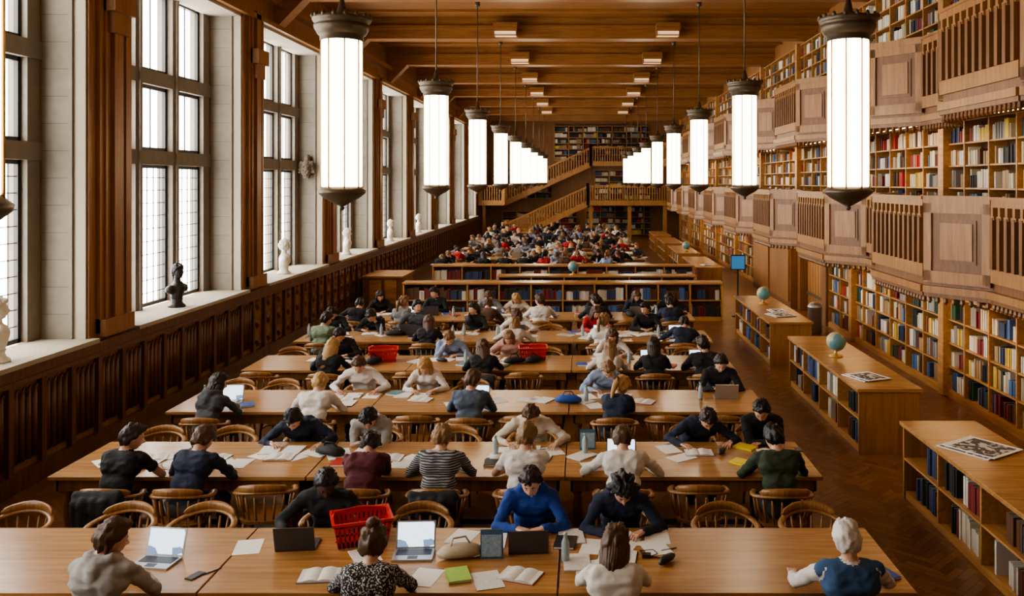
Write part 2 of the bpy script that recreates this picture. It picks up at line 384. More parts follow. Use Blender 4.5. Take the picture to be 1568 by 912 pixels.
# ------------------------------------------------------------------ end wall
b=MB(); bk=BK()
for x0,x1,zb,n in ((.2,4.6,.1,5),(-6.3,-2.2,2.6,5),(.8,5.2,2.55,5),(-2.0,4.5,5.2,6),(-5.6,-.5,.1,4)):
    yb=YE-.4
    b.box(x0,x1,YE-.06,YE-.02,zb,zb+.4*n,1)
    for k in range(n+1): b.box(x0,x1,yb,YE,zb+.4*k-.02,zb+.4*k+.02,0)
    x=x0
    while x<x1-.1:
        b.box(x-.03,x+.03,yb,YE,zb,zb+.4*n,0)
        for k in range(n): bk.run(x+.05,yb+.04,zb+.4*k+.02,1,0,min(1.0,x1-x)-.1,0,-1,.33,.2,2.0,.95)
        x+=1.0
b.obj('bookshelf',[M_shelf,M_dark]); bk.obj('books')
def rail_flat(b,x0,x1,y,zf):
    b.box(x0,x1,y-.05,y+.05,zf+1.0,zf+1.1,0); b.box(x0,x1,y-.05,y+.05,zf-.2,zf+.12,0)
    x=x0
    while x<x1: b.box(x-.03,x+.03,y-.03,y+.03,zf+.1,zf+1.0,0); x+=.16
    for x in (x0,x1): b.box(x-.09,x+.09,y-.09,y+.09,zf-.2,zf+1.25,0)
def flight(b,x0,z0,x1,z1,y0,y1):
    n=int((z1-z0)/.17)
    for i in range(n):
        xa=x0+(x1-x0)*i/n; xb=x0+(x1-x0)*(i+1)/n; zt=z0+(z1-z0)*(i+1)/n
        b.box(xa,xb,y0,y1,zt-.19,zt,1)
    for y in (y0,y1):
        for a,c in ((-.28,.1),(.95,1.07)):
            b.hexa([(x0,y-.05,z0+a),(x1,y-.05,z1+a),(x1,y+.05,z1+a),(x0,y+.05,z0+a),(x0,y-.05,z0+c),(x1,y-.05,z1+c),(x1,y+.05,z1+c),(x0,y+.05,z0+c)],0)
        m=int((x1-x0)/.17)
        for i in range(m):
            t=(i+.5)/m; x=x0+(x1-x0)*t; z=z0+(z1-z0)*t; b.box(x-.03,x+.03,y-.025,y+.025,z+.05,z+1.0,0)
        for x,z in ((x0,z0),(x1,z1)): b.box(x-.09,x+.09,y-.09,y+.09,z-.2,z+1.25,0)
b=MB()
flight(b,-5.0,0.0,.3,2.42,56.2,57.4)
flight(b,-5.2,2.42,.5,5.0,58.3,59.4)
b.box(.3,6.4,56.2,YE-.4,2.2,2.42,0); rail_flat(b,.3,5.6,56.2,2.42)
b.box(-6.85,-5.2,56.8,YE-.4,2.2,2.42,0); rail_flat(b,-6.75,-5.2,56.8,2.42)
b.box(.5,6.4,58.3,YE-.4,4.8,5.0,0); rail_flat(b,.5,5.6,58.3,5.0)
for x in (.5,3,5.3): b.box(x-.12,x+.12,56.3,56.54,0,2.3,0)
b.box(-6.6,-6.4,57.0,57.2,0,2.3,0)
b.obj('staircase',[M_gal,M_shelf])
# ------------------------------------------------------------------ pendant lamps
def lamp_mesh():
    b=MB()
    b.lathe([(.195,3.66),(.2,3.68),(.2,5.18),(.195,5.2)],n=20,mat=1)
    b.lathe([(.20,5.17),(.215,5.17),(.215,5.22),(.24,5.235),(.27,5.29),(.275,5.33),(.25,5.335),(.285,5.36),(.295,5.40),(.27,5.41),(.15,5.42),(.05,5.47),(.02,5.6)],n=20,mat=0)
    b.lathe([(.015,3.46),(.03,3.485),(.02,3.50),(.09,3.54),(.18,3.59),(.235,3.635),(.24,3.66),(.215,3.68),(.2,3.70)],n=20,mat=0)
    for i in range(8):
        a=2*math.pi*(i+.5)/8; b.tube([(.204*math.cos(a),.204*math.sin(a),3.66),(.204*math.cos(a),.204*math.sin(a),5.2)],.008,5,2)
    for i in range(16):
        a=2*math.pi*i/16; b.lathe([(.018,-.02),(.024,0),(.01,.028)],.285*math.cos(a),.285*math.sin(a),5.41,5,0)
    b.tube([(0,0,5.55),(0,0,7.86)],.012,6,0); b.lathe([(.05,7.8),(.06,7.82),(.06,7.9)],n=10)
    return b.mesh('pendant_lamp',[M_bronze,M_glass,M_brass])
LM=lamp_mesh(); ly=[3.3]+[8.8+5.65*k for k in range(9)]
for y in ly:
    place('pendant_lamp',LM,(-2.44,y,0)); place('pendant_lamp',LM,(2.68,y,0))
b=MB(); b.box(-.30,.30,-.16,.16,0,.20,1); b.box(-.34,.34,-.20,.20,.12,.36,0); b.box(-.32,-.30,-.18,.18,-.01,.2,0); b.box(.30,.32,-.18,.18,-.01,.2,0); b.box(-.32,.32,-.18,-.16,-.01,.02,0); cm=b.mesh('ceiling_light',[M_beam,M_ceill])
for k in range(0,10):
    for x in (-2.2,2.4): place('ceiling_light',cm,(x,2.8+5.6*k-.5,7.86+.02))
# ------------------------------------------------------------------ tables
TX0,TX1=-5.45,2.45
def table_mesh(L=2.62,D=1.2):
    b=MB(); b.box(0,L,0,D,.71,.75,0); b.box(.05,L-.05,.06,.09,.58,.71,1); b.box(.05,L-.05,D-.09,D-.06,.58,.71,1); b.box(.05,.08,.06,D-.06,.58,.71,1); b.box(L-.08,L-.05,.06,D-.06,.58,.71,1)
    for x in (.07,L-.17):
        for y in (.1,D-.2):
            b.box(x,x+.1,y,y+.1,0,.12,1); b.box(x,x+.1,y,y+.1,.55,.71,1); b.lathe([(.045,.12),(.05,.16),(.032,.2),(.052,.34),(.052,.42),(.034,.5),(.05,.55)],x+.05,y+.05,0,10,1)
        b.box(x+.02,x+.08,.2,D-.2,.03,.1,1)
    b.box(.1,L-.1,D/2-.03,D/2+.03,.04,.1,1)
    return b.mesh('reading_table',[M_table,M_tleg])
TM=table_mesh()
rowsF=[6.35+2.5*k for k in range(6)]; rowsB=[31.2+2.5*k for k in range(9)]
for f in rowsF+rowsB:
    for q in range(3): place('reading_table',TM,(TX0+q*2.635,f,0),0,.004)
# ------------------------------------------------------------------ chair
def chair_mesh():
    b=MB()
    n=14; top=[];bot=[]
    for i in range(n*2):
        a=2*math.pi*i/(2*n); c,s=math.cos(a),math.sin(a)
        x=.235*math.copysign(abs(c)**.6,c); y=.22*math.copysign(abs(s)**.6,s)+.01
        top.append((x,y,.455)); bot.append((x*.95,y*.95,.42))
    N=2*n; b.add(bot+top,[tuple(range(N-1,-1,-1)),tuple(range(N,2*N))]+[(i,(i+1)%N,N+(i+1)%N,N+i) for i in range(N)],0)
    for sx in (-1,1):
        for y,yo in ((.15,.20),(-.14,-.22)):
            b.tube([(sx*.17,y,.43),(sx*.185,y*1.1,.3),(sx*.2,(y+yo)/2*1.15,.15),(sx*.21,yo,0)],[.018,.026,.018,.014],7)
        b.tube([(sx*.19,.16,.18),(sx*.19,-.17,.18)],.011,6)
    b.tube([(-.19,0,.18),(.19,0,.18)],.011,6)
    pts=[]
    for i in range(25):
        t=math.radians(-28+236*i/24); c,s=math.cos(t),math.sin(t)
        pts.append((.285*c,-.235*s-.0,.685+.055*max(0,s)**1.5))
    b.tube(pts,[.03]*25,8,0,1.0,.55)
    cr=[(p[0]*1.0,p[1]-.005,p[2]+.04) for p in pts[6:19]]
    b.tube(cr,[.01]+[.028+.018*math.sin(math.pi*i/12) for i in range(1,12)]+[.01],8,0,.5,1.0)
    for i in range(1,24,2):
        p=pts[i]; b.tube([(p[0]*.80,p[1]*.82,.45),(p[0]*.92,p[1]*.92,.57),(p[0],p[1],.69)],[.011,.014,.009],6)
    return b.mesh('captains_chair',[M_chair])
CM=chair_mesh()
# ------------------------------------------------------------------ humans
def capsule(p0,p1,r0,r1,n=12):
    p0=np.array(p0,float);p1=np.array(p1,float); d=p1-p0; l=np.linalg.norm(d)
    d=d/l if l>1e-6 else np.array([0,0,1.]); a=np.cross(d,[0,0,1.] if abs(d[2])<.9 else [0,1.,0]); a/=np.linalg.norm(a); c=np.cross(d,a)
    rings=[]
    for k in (-80,-50,-20,0): t=math.radians(k); rings.append((p0+d*r0*math.sin(t),r0*math.cos(t)))
    for k in (0,20,50,80): t=math.radians(k); rings.append((p1+d*r1*math.sin(t),r1*math.cos(t)))
    vs=[];fs=[]
    for ce,r in rings:
        for i in range(n): t=2*math.pi*i/n; vs.append(ce+a*(math.cos(t)*r)+c*(math.sin(t)*r))
    for k in range(len(rings)-1):
        for i in range(n): j=(i+1)%n; fs.append((k*n+i,k*n+j,(k+1)*n+j,(k+1)*n+i))
    fs.append(tuple(range(n-1,-1,-1))); fs.append(tuple((len(rings)-1)*n+i for i in range(n)))
    return vs,fs
def fuse(caps,voxel,smooth=3,n=12):
    vs=[];fs=[]
    for c in caps:
        v,f=capsule(c[0],c[1],c[2],c[3],n); o=len(vs); vs+= [tuple(x) for x in v]; fs+=[tuple(i+o for i in q) for q in f]
    me=bpy.data.meshes.new('t'); me.from_pydata(vs,[],fs); o=bpy.data.objects.new('t',me); SC.collection.objects.link(o)
    m=o.modifiers.new('r','REMESH'); m.mode='VOXEL'; m.voxel_size=voxel
    if smooth: s=o.modifiers.new('s','SMOOTH'); s.factor=.5; s.iterations=smooth
    dg=bpy.context.evaluated_depsgraph_get(); ev=o.evaluated_get(dg); em=ev.to_mesh()
    V=np.empty(len(em.vertices)*3,dtype=np.float32); em.vertices.foreach_get('co',V); V=V.reshape(-1,3).astype(float)
    F=[tuple(p.vertices) for p in em.polygons]
    ev.to_mesh_clear(); bpy.data.objects.remove(o); bpy.data.meshes.remove(me)
    return V,F
def label(V,F,caps):
    C=np.array([V[list(f)].mean(axis=0) for f in F]); best=np.full(len(C),1e9); lab=np.zeros(len(C),int)
    for p0,p1,r0,r1,lb in caps:
        p0=np.array(p0,float);p1=np.array(p1,float);d=p1-p0; L=max(1e-9,d@d); t=np.clip(((C-p0)@d)/L,0,1)
        dist=np.linalg.norm(C-(p0+t[:,None]*d),axis=1)-(r0+(r1-r0)*t)
        m=dist<best; best[m]=dist[m]; lab[m]=lb
    return lab
HC={}
def hand(curl):
    if curl in HC: return HC[curl]
    caps=[]
    xs=[-.031,-.0105,.0105,.030]; Ls=[.070,.080,.074,.058]; an=[-9,-2,5,13]
    for i in range(4):
        caps.append(((xs[i]*.55,.0,0),(xs[i],.082,0),.015,.0125))
        p=np.array([xs[i],.085,0.]); pit=0
        for k,fr in enumerate((.45,.31,.24)):
            pit+=math.radians(curl*(.8 if k==0 else 1)); a=math.radians(an[i]); L=Ls[i]*fr
            q=p+L*np.array([math.sin(a)*math.cos(pit),math.cos(a)*math.cos(pit),-math.sin(pit)])
            caps.append((p,q,.0088-.0008*k,.0082-.0009*k)); p=q
    caps.append(((-.005,-.03,0),(0,.02,0),.024,.02))
    t0=np.array([-.022,.018,-.006]);t1=np.array([-.048,.048,-.014]);t2=np.array([-.056,.076,-.022]);t3=np.array([-.054,.098,-.03])
    caps+=[(t0,t1,.015,.012),(t1,t2,.0115,.0095),(t2,t3,.0092,.008)]
    HC[curl]=fuse(caps,.0042,1,8); return HC[curl]
def sph(nu=44,nv=32):
    vs=[];fs=[]
    for j in range(nv+1):
        ph=math.pi*j/nv
        for i in range(nu): t=2*math.pi*i/nu; vs.append((math.sin(ph)*math.sin(t),math.sin(ph)*math.cos(t),math.cos(ph)))
    for j in range(nv):
        for i in range(nu): k=(i+1)%nu; fs.append((j*nu+i,(j+1)*nu+i,(j+1)*nu+k,j*nu+k))
    return np.array(vs),fs
SV,SF=sph()
def g(x,s): return np.exp(-(x/s)**2)
def head_base():
    d=SV.copy(); x=.076*d[:,0]; y=.095*d[:,1]; z=.118*d[:,2]; lo=np.clip(-d[:,2],0,1)
    x=x*(1-.30*lo**1.6); y=np.where(d[:,1]>0,y*(1-.04*lo)+.012*lo*np.clip(d[:,1],0,1),y*(1-.28*lo)); 
    y=np.where((d[:,1]<0)&(d[:,2]>-.3),y*1.06,y)
    fr=np.clip(d[:,1]*2,0,1)
    y=y+fr*(.024*g(x,.011)*g(z+.022,.014)+.014*g(x,.009)*g(z+.004,.018)-.009*g(abs(x)-.030,.013)*g(z-.006,.011)+.004*g(abs(x)-.028,.02)*g(z-.026,.008)
       +.007*g(x,.020)*g(z+.056,.008)-.003*g(x,.022)*g(z+.066,.004)+.007*g(x,.018)*g(z+.092,.014)+.004*g(abs(x)-.045,.014)*g(z+.025,.016))
    V=np.stack([x,y,z],1); C=np.array([V[list(f)].mean(0) for f in SF]); lab=np.full(len(SF),1)
    lab[(np.abs(C[:,0])<.024)&(np.abs(C[:,2]+.056)<.008)&(C[:,1]>.06)]=7
    return V,lab
HB,HL=head_base()
SS=lambda a,b_,x:(lambda t:t*t*(3-2*t))(np.clip((x-a)/(b_-a),0,1))
def small_sphere(c,r,n=10,sc=(1,1,1)):
    v,f=sph(n,n//2+1); return v*r*np.array(sc)+np.array(c),f
def head_parts(hair,seed):
    out=[(HB,SF,HL)]
    def tubep(pts,rs,n=8,lb=4):
        b=MB(); b.tube(pts,rs,n); out.append((np.array([tuple(v) for v in b.v]),b.f,[lb]*len(b.f)))
    for sx in (-1,1):
        v,f=small_sphere((sx*.030,.0755,.004),.0120); out.append((v,f,[5]*len(f)))
        v,f=small_sphere((sx*.030,.0828,.002),.0062,8); out.append((v,f,[6]*len(f)))
        v,f=small_sphere((sx*.030,.0755,.0085),.0142,12,(1.1,.98,.80)); out.append((v,f,[1]*len(f)))   # upper eyelid
        tubep([(sx*.014,.0915,.027),(sx*.028,.0895,.031),(sx*.045,.079,.027)],[.0025,.0035,.0015],6)      # eyebrow
        v,f=small_sphere((sx*.076,-.006,-.008),.03,12,(.28,.62,1)); out.append((v,f,[1]*len(f)))
        v,f=small_sphere((sx*.082,.0,-.004),.018,10,(.25,.55,1)); out.append((v,f,[1]*len(f)))
    d=SV; th=.023 if hair in('short','old') else .027
    if hair=='old': th=.018
    if hair=='curly': th=.036
    fy=d[:,1]; line=np.where(fy>0,.0+.62*SS(.0,.75,fy),-.62*SS(0,.45,-fy)+.0)
    if hair in('long','pony','bun','bob'): line=line-.05
    rn=random.Random(seed); off=Vector((rn.random()*50,rn.random()*50,0))
    nz=np.array([noise.noise(Vector((v[0]*3,v[1]*3,v[2]*1.6))+off)*.6+noise.noise(Vector((v[0]*9,v[1]*9,v[2]*3))+off)*.5+noise.noise(Vector((v[0]*20,v[1]*20,v[2]*9))+off)*.25 for v in d])
    m=SS(line-.10,line+.12,d[:,2]+nz*.10)
    ang=np.arctan2(d[:,0],-d[:,1]); st=np.sin(ang*21+nz*7+d[:,2]*4)*.16*SS(-.2,.5,1-abs(d[:,2]))
    amp=(1+nz*(1.0 if hair!='curly' else 1.7)+st)
    offv=-.008+m*(th+.008)*np.clip(amp,.3,2.2)
    offv+=m*.008*SS(.3,.9,d[:,2])+m*.010*SS(.2,.8,d[:,1])*SS(.5,.75,d[:,2])
    nrm=d/np.linalg.norm(d,axis=1)[:,None]
    V=HB.copy()+nrm*offv[:,None]; out.append((V,SF,[4]*len(SF)))
    if hair in('short','curly'):
        for i in range(16 if hair=='short' else 30):
            a=rn.uniform(0,6.28); e=rn.uniform(.55,1.2); dx,dy,dz=math.sin(a)*math.cos(e),math.cos(a)*math.cos(e),math.sin(e)
            p=np.array([dx*.088,dy*.108,dz*.128]); q=p+np.array([rn.uniform(-.02,.02),.018+rn.uniform(-.01,.015),.006]); 
            tubep([p*.93,(p+q)/2+np.array([0,0,.004]),q],[.014,.012,.003],6)
    if hair=='long' or hair=='bob':
        Lh=.30 if hair=='long' else .17
        for i in range(23):
            a=math.radians(-112+224*i/22); s_,c_=math.sin(a),-math.cos(a)
            w=rn.uniform(-.006,.006); q=rn.uniform(.88,1.08)*Lh
            tubep([(s_*.05,c_*.06,.075),(s_*.085+w,c_*.102,.0),(s_*.088+w,c_*.107,-.08),(s_*.085,c_*.10-.01,-.06-q*.5),(s_*.07+w,c_*.09-.005,-.06-q)],[.018,.022,.021,.019,.008])
    if hair=='bun':
        v,f=small_sphere((0,-.085,.135),.048,18,(1,1,.9)); k=np.array([noise.noise(Vector(p*40))*.014 for p in v]); v=v+k[:,None]; out.append((v,f,[4]*len(f)))
    if hair=='pony':
        tubep([(0,-.09,.05),(0,-.14,.05),(.005,-.165,0),(.01,-.16,-.10),(.012,-.14,-.2),(.01,-.13,-.26)],[.02,.028,.034,.032,.022,.006],10)
    return out
def norm(v): v=np.array(v,float); return v/np.linalg.norm(v)
def ik(s,w,l1,l2,pole):
    s=np.array(s,float);w=np.array(w,float);d=w-s;L=np.linalg.norm(d); u=d/L
    if L>(l1+l2)*.985: L=(l1+l2)*.985; w=s+u*L
    a=(l1*l1-l2*l2+L*L)/(2*L); h=math.sqrt(max(0,l1*l1-a*a)); p=np.array(pole,float); p=p-(p@u)*u; p/=np.linalg.norm(p)
    return s+u*a+p*h,w
PC={}
def person_mesh(lean=22,tilt=0,pitch=35,yaw=0,pose='write',fem=False,hair='short',tee=False,hood=False,vest=False,seed=0,fold=1.0,vox=.015):
    key=(lean,tilt,pitch,yaw,pose,fem,hair,tee,hood,vest,seed)
    if key in PC: return PC[key]
    caps=[]; sc=.93 if fem else 1.0
    P=np.array([0,0,.565]); la=math.radians(lean); sa=math.radians(tilt)
    def dirv(a): return norm([math.sin(sa),math.sin(a)*math.cos(sa),math.cos(a)*math.cos(sa)])
    mid=P+dirv(la*.55)*.20*sc; ch=mid+dirv(la*1.1)*.17*sc; nb=ch+dirv(la*1.35)*.135*sc
    rt=norm(np.array([1,0,0])*1.0+np.array([0,0,-math.sin(sa)]))
    fwd=norm(np.cross(np.array([0,0,1.]),rt))
    if fwd[1]<0: fwd=-fwd
    body=0; vst=8 if vest else 0
    sw=(.160 if fem else .185)
    caps.append((P-rt*.085+[0,-.01,0],P+rt*.085+[0,-.01,0],.115*sc,.115*sc,2))
    caps.append((mid-rt*.06,mid+rt*.06,.112*sc,.112*sc,vst))
    caps.append((P+[0,0,.07]-rt*.06,P+[0,0,.07]+rt*.06,.118*sc,.118*sc,vst))
    caps.append((ch-rt*.085,ch+rt*.085,.118*sc,.118*sc,vst))
    caps.append((ch+dirv(la)*.05-rt*.10,ch+dirv(la)*.05+rt*.10,.10*sc,.10*sc,vst))
    if fem: caps.append((ch+fwd*.06-rt*.06,ch+fwd*.06+rt*.06,.07,.07,0))
    shl=nb-rt*sw-dirv(la*1.3)*.055+fwd*.02; shr=nb+rt*sw-dirv(la*1.3)*.055+fwd*.02
    for s_ in (shl,shr):
        caps.append((nb-dirv(la)*.03,s_,.062*sc,.062*sc,vst)); caps.append((ch,s_*.9+ch*.1,.09*sc,.066*sc,body))
    pa=math.radians(pitch); ya=math.radians(yaw)
    nd=norm(dirv(la*1.35)*.6+np.array([0,math.sin(pa*.6),math.cos(pa*.6)])*.6)
    nt=nb+nd*.065; caps.append((nb-nd*.02,nt,.060*sc,.055*sc,1))
    hf=np.array([math.sin(ya)*math.cos(pa),math.cos(ya)*math.cos(pa),-math.sin(pa)]); hr=norm([math.cos(ya),-math.sin(ya),0]); hu=np.cross(hr,hf)
    hc=nt+hu*.080+hf*.030
    if hood:
        for a in range(-100,101,25):
            t=math.radians(a); p=nb+rt*(.095*math.sin(t))-fwd*(.085*math.cos(t))+np.array([0,0,.03+.01*math.cos(t)])
            t2=math.radians(a+25); q=nb+rt*(.095*math.sin(t2))-fwd*(.085*math.cos(t2))+np.array([0,0,.03+.01*math.cos(t2)])
            if a<100: caps.append((p,q,.038,.038,0))
        caps.append((nb-fwd*.10-[0,0,.03],nb-fwd*.11-[0,0,.12],.06,.05,0))
    else:
        for a in range(0,360,45):
            t=math.radians(a);t2=math.radians(a+45)
            f=lambda q:nb+rt*(.055*math.cos(q))+fwd*(.055*math.sin(q))+dirv(la)*.010
            caps.append((f(t),f(t2),.018,.018,0))
    TZ=.79
    tg={'write':[(-.17,.47,TZ),(.13,.50,TZ)],'laptop':[(-.10,.45,TZ+.02),(.10,.45,TZ+.02)],'crossed':[(.03,.43,TZ),(-.04,.50,TZ+.02)],'wide':[(-.30,.50,TZ),(.26,.48,TZ)],
        'chin':[(-.15,.45,TZ),None],'chinl':[None,(.15,.46,TZ)],'phone':[(-.05,.38,.93),(.05,.38,.93)]}[pose]
    hands=[]
    for k,(sh,t,sx) in enumerate(((shl,tg[0],-1),(shr,tg[1],1))):
        if t is None:
            w=hc+hr*sx*.09+hf*.07-hu*.14; hd=norm(hu*.8+hf*-.15-hr*sx*.25); pole=(sx*.5,.6,-1)
        else:
            w=np.array(t)+[math.sin(sa)*.1,0,0]; hd=None; pole=(sx*1,-.35,-.55)
        el,w=ik(sh,w,.285*sc,.25*sc,pole)
        al=1 if tee else 0
        mu=sh+(el-sh)*.5
        caps.append((sh,mu,.058*sc,.052*sc,0)); caps.append((mu,el,(.05 if not tee else .043)*sc,(.044 if not tee else .038)*sc,al))
        we=w-(w-el)*.06
        caps.append((el,el+(we-el)*.5,(.045 if not tee else .038)*sc,(.041 if not tee else .034)*sc,al)); caps.append((el+(we-el)*.5,we,(.041 if not tee else .034)*sc,(.033 if not tee else .026)*sc,al))
        caps.append((we,w+(w-el)*.05,.026,.024,1))
        if hd is None:
            fd=norm(w-el); hd=norm([fd[0]*.8-sx*.12,max(.25,fd[1]),-.02 if pose!='phone' else .3])
        hands.append((w,hd,sx,t is None))
    for sx in (-1,1):
        hp=P+rt*sx*.09+[0,.02,-.03]; kn=np.array([sx*(.13 if not fem else .09),.44,.505]); an=np.array([sx*.13,.40,.085]); toe=np.array([sx*.15,.56,.035])
        caps.append((hp,kn,.088*sc,.062*sc,2)); caps.append((kn,kn*.55+an*.45+[0,-.01,0],.06*sc,.056*sc,2)); caps.append((kn*.55+an*.45+[0,-.01,0],an,.054*sc,.043*sc,2))
        caps.append((an-[0,.03,.035],toe-[0,.0,.0],.042,.034,3))
    V,F=fuse(caps,vox,2); lab=label(V,F,caps)
    off=Vector((seed*3.1,seed*1.7,0))
    if fold:
        vn=np.zeros_like(V)
        for i,f in enumerate(F):
            a=V[f[1]]-V[f[0]]; c=V[f[2]]-V[f[0]]; n_=np.cross(a,c)
            for q in f: vn[q]+=n_
        vn/=(np.linalg.norm(vn,axis=1)[:,None]+1e-12)
        skinv=np.zeros(len(V),bool)
        for i,f in enumerate(F):
            if lab[i]==1:
                for q in f: skinv[q]=True
        nz=np.array([ (1-abs(noise.noise(Vector((p[0]*9,p[1]*7,p[2]*13))+off))*3.2)*.0085+(1-abs(noise.noise(Vector((p[0]*20+p[2]*8,p[1]*14,p[2]*24))+off))*3)*.0035 for p in V])
        nz[skinv]=0; V=V+vn*nz[:,None]
    AV=[V];AF=list(F);AL=list(lab);o=len(V)
    Rm=np.stack([hr,hf,hu],0)*(1.04 if not fem else 1.0)
    for v,f,l in head_parts(hair,seed):
        AV.append(v@Rm+hc); AF+= [tuple(i+o for i in q) for q in f]; AL+=list(l); o+=len(v)
    for w,hd,sx,up in hands:
        v,f=hand(14 if pose in('laptop','crossed','wide') else 26); v=v.copy()*sc
        if sx<0: v[:,0]*=-1; f=[tuple(reversed(q)) for q in f]
        if up:
            zc=norm(hr*sx); xc=norm(np.cross(hd,zc)); zc=np.cross(xc,hd)
        else:
            zc=np.array([0,0,1.]); xc=norm(np.cross(hd,zc)); zc=np.cross(xc,hd)
        Mh=np.stack([xc,hd,zc],0); AV.append(v@Mh+w); AF+=[tuple(i+o for i in q) for q in f]; AL+=[1]*len(f); o+=len(v)
    me=bpy.data.meshes.new('person'); me.from_pydata([tuple(p) for p in np.concatenate(AV)],[],AF)
    for i in range(9): me.materials.append(None)
    me.polygons.foreach_set('material_index',[int(a) for a in AL]); me.polygons.foreach_set('use_smooth',[True]*len(AF)); me.update()
    PC[key]=me; return me
SKIN={'l':(.60,.35,.24),'m':(.46,.25,.16),'d':(.075,.035,.02)}
HAIR={'bl':(.42,.25,.10),'db':(.22,.12,.05),'br':(.085,.040,.018),'dk':(.025,.014,.009),'bk':(.010,.008,.008),'wh':(.66,.63,.58),'rd':(.20,.07,.025)}
COL={'black':(.013,.013,.015),'navy':(.018,.026,.055),'blue':(.015,.05,.24),'grey':(.22,.22,.22),'dgrey':(.06,.062,.068),'lgrey':(.34,.33,.31),'white':(.66,.63,.59),'maroon':(.085,.016,.020),'green':(.035,.05,.028),'sage':(.16,.22,.14),
 'cream':(.56,.51,.43),'lblue':(.26,.33,.50),'gblue':(.08,.105,.15),'red':(.42,.025,.03),'pink':(.55,.34,.30),'jeans':(.04,.06,.11),'vest':(.035,.09,.19),'brown':(.10,.05,.03)}
def stripe_mat(nm,c1,c2,sc,kind='wave'):
    if nm in MC: return MC[nm]
    m,nt,b=newmat(nm); tc=nt.nodes.new('ShaderNodeTexCoord'); r=nt.nodes.new('ShaderNodeValToRGB')
    if kind=='wave': w=nt.nodes.new('ShaderNodeTexWave'); w.bands_direction='Z'; w.inputs['Scale'].default_value=sc; w.inputs['Distortion'].default_value=.5; out=w.outputs['Fac']; r.color_ramp.elements[0].position=.55; r.color_ramp.elements[1].position=.7
    else: w=nt.nodes.new('ShaderNodeTexNoise'); w.inputs['Scale'].default_value=sc; w.inputs['Detail'].default_value=0; out=w.outputs['Fac']; r.color_ramp.elements[0].position=.55; r.color_ramp.elements[1].position=.6
    r.color_ramp.elements[0].color=list(c1)+[1]; r.color_ramp.elements[1].color=list(c2)+[1]
    nt.links.new(tc.outputs['Object'],w.inputs['Vector']); nt.links.new(out,r.inputs[0]); nt.links.new(r.outputs[0],b.inputs['Base Color']); b.inputs['Roughness'].default_value=.85; MC[nm]=m; return m
def topmat(t):
    if t=='stripes': return stripe_mat('striped_knit',(.03,.032,.04),(.32,.31,.30),14)
    if t=='pattern': return stripe_mat('patterned_blouse',(.015,.015,.018),(.5,.48,.45),80,'n')
    return plain('cloth_'+t,COL[t],.85,0,.18,14)
def person(x,y,face,top='navy',skin='l',hair='short',hc='br',pants='dgrey',name=None,rot=0,**kw):
    fem=hair in('long','bob','bun','pony'); 
    me=person_mesh(hair=hair,fem=fem,**kw)
    o=bpy.data.objects.new(name or ('female_student' if fem else 'male_student'),me); SC.collection.objects.link(o)
    o.location=(x,y,0); o.rotation_euler=(0,0,(math.pi if face=='F' else 0)+math.radians(rot))
    hm=plain('hair_'+hc,HAIR[hc],.5,0,.3,60)
    eyew=plain('eye_white',(.42,.40,.37),.3)
    ms=[topmat(top),plain('skin_'+skin,SKIN[skin],.5,0,.05,8),plain('cloth_'+pants,COL[pants],.85,0,.18,14),M_black,hm,eyew,plain('iris',(.03,.02,.012),.2),plain('lips_'+skin,[SKIN[skin][0]*.85,SKIN[skin][1]*.6,SKIN[skin][2]*.62],.45),plain('cloth_vest',COL['vest'],.8)]
    for i,m in enumerate(ms): o.material_slots[i].link='OBJECT'; o.material_slots[i].material=m
    return o
occ={}
def seat(row,side,x,items='open',**kw):
    f=rowsF[row]
    y=f-.28 if side=='N' else f+1.2+.28
    occ.setdefault((row,side),[]).append(x)
    place('captains_chair',CM,(x,y-(.03 if side=='N' else -.03),0),0 if side=='N' else math.pi)
    kw.setdefault('seed',len(PC)%17)
    person(x,y,side,**kw)
    ty=f+.33 if side=='N' else f+1.2-.33
    if items: IT.append((items,x,ty,side))
IT=[]
# row 0
seat(0,'N',-3.42,None,top='lgrey',hc='br',hood=True,lean=14,pitch=18,yaw=38,pose='laptop',rot=-4)
seat(0,'N',-1.52,None,top='pattern',hair='bun',hc='br',lean=18,pitch=32,pose='write',seed=3)
seat(0,'N',.22,'book',top='white',hair='bob',hc='br',lean=20,pitch=32,yaw=12,pose='phone',seed=4)
seat(0,'N',1.88,None,top='white',hair='old',hc='wh',lean=9,pitch=14,pose='wide',vest=True,name='elderly_man',seed=5)
seat(0,'F',-2.25,None,top='black',skin='d',hc='bk',lean=24,pitch=36,yaw=-18,pose='wide',seed=6)
seat(0,'F',-.45,'laptop_d',top='blue',hc='dk',hood=True,lean=22,pitch=32,yaw=4,pose='laptop',seed=7)
seat(0,'F',.33,'papers',top='navy',hc='bk',hair='curly',hood=True,lean=28,pitch=48,yaw=-8,pose='write',seed=8)
# row 1
seat(1,'N',-4.62,'papers',top='black',hc='dk',tee=True,lean=20,pitch=18,yaw=50,pose='write',rot=-10,seed=9)
seat(1,'N',-3.92,'papers',top='navy',hc='br',lean=24,pitch=36,pose='write',rot=-12,seed=10)
seat(1,'N',-2.2,'papers',top='maroon',hc='dk',lean=38,pitch=58,pose='crossed',seed=11)
seat(1,'N',-1.43,'book',top='stripes',hc='db',lean=20,pitch=34,pose='write',seed=12)
seat(1,'N',-.58,'papers',top='white',hc='db',lean=14,pitch=24,yaw=14,pose='chin',tee=True,seed=13)
seat(1,'N',.40,'laptop_b',top='white',hc='br',lean=24,pitch=42,pose='wide',seed=14)
seat(1,'N',1.95,'ybook',top='green',hc='bk',lean=22,pitch=32,yaw=-12,pose='write',seed=15)
seat(1,'F',-3.25,'papers',top='navy',hc='bk',lean=36,pitch=55,pose='wide',tilt=6,seed=16)
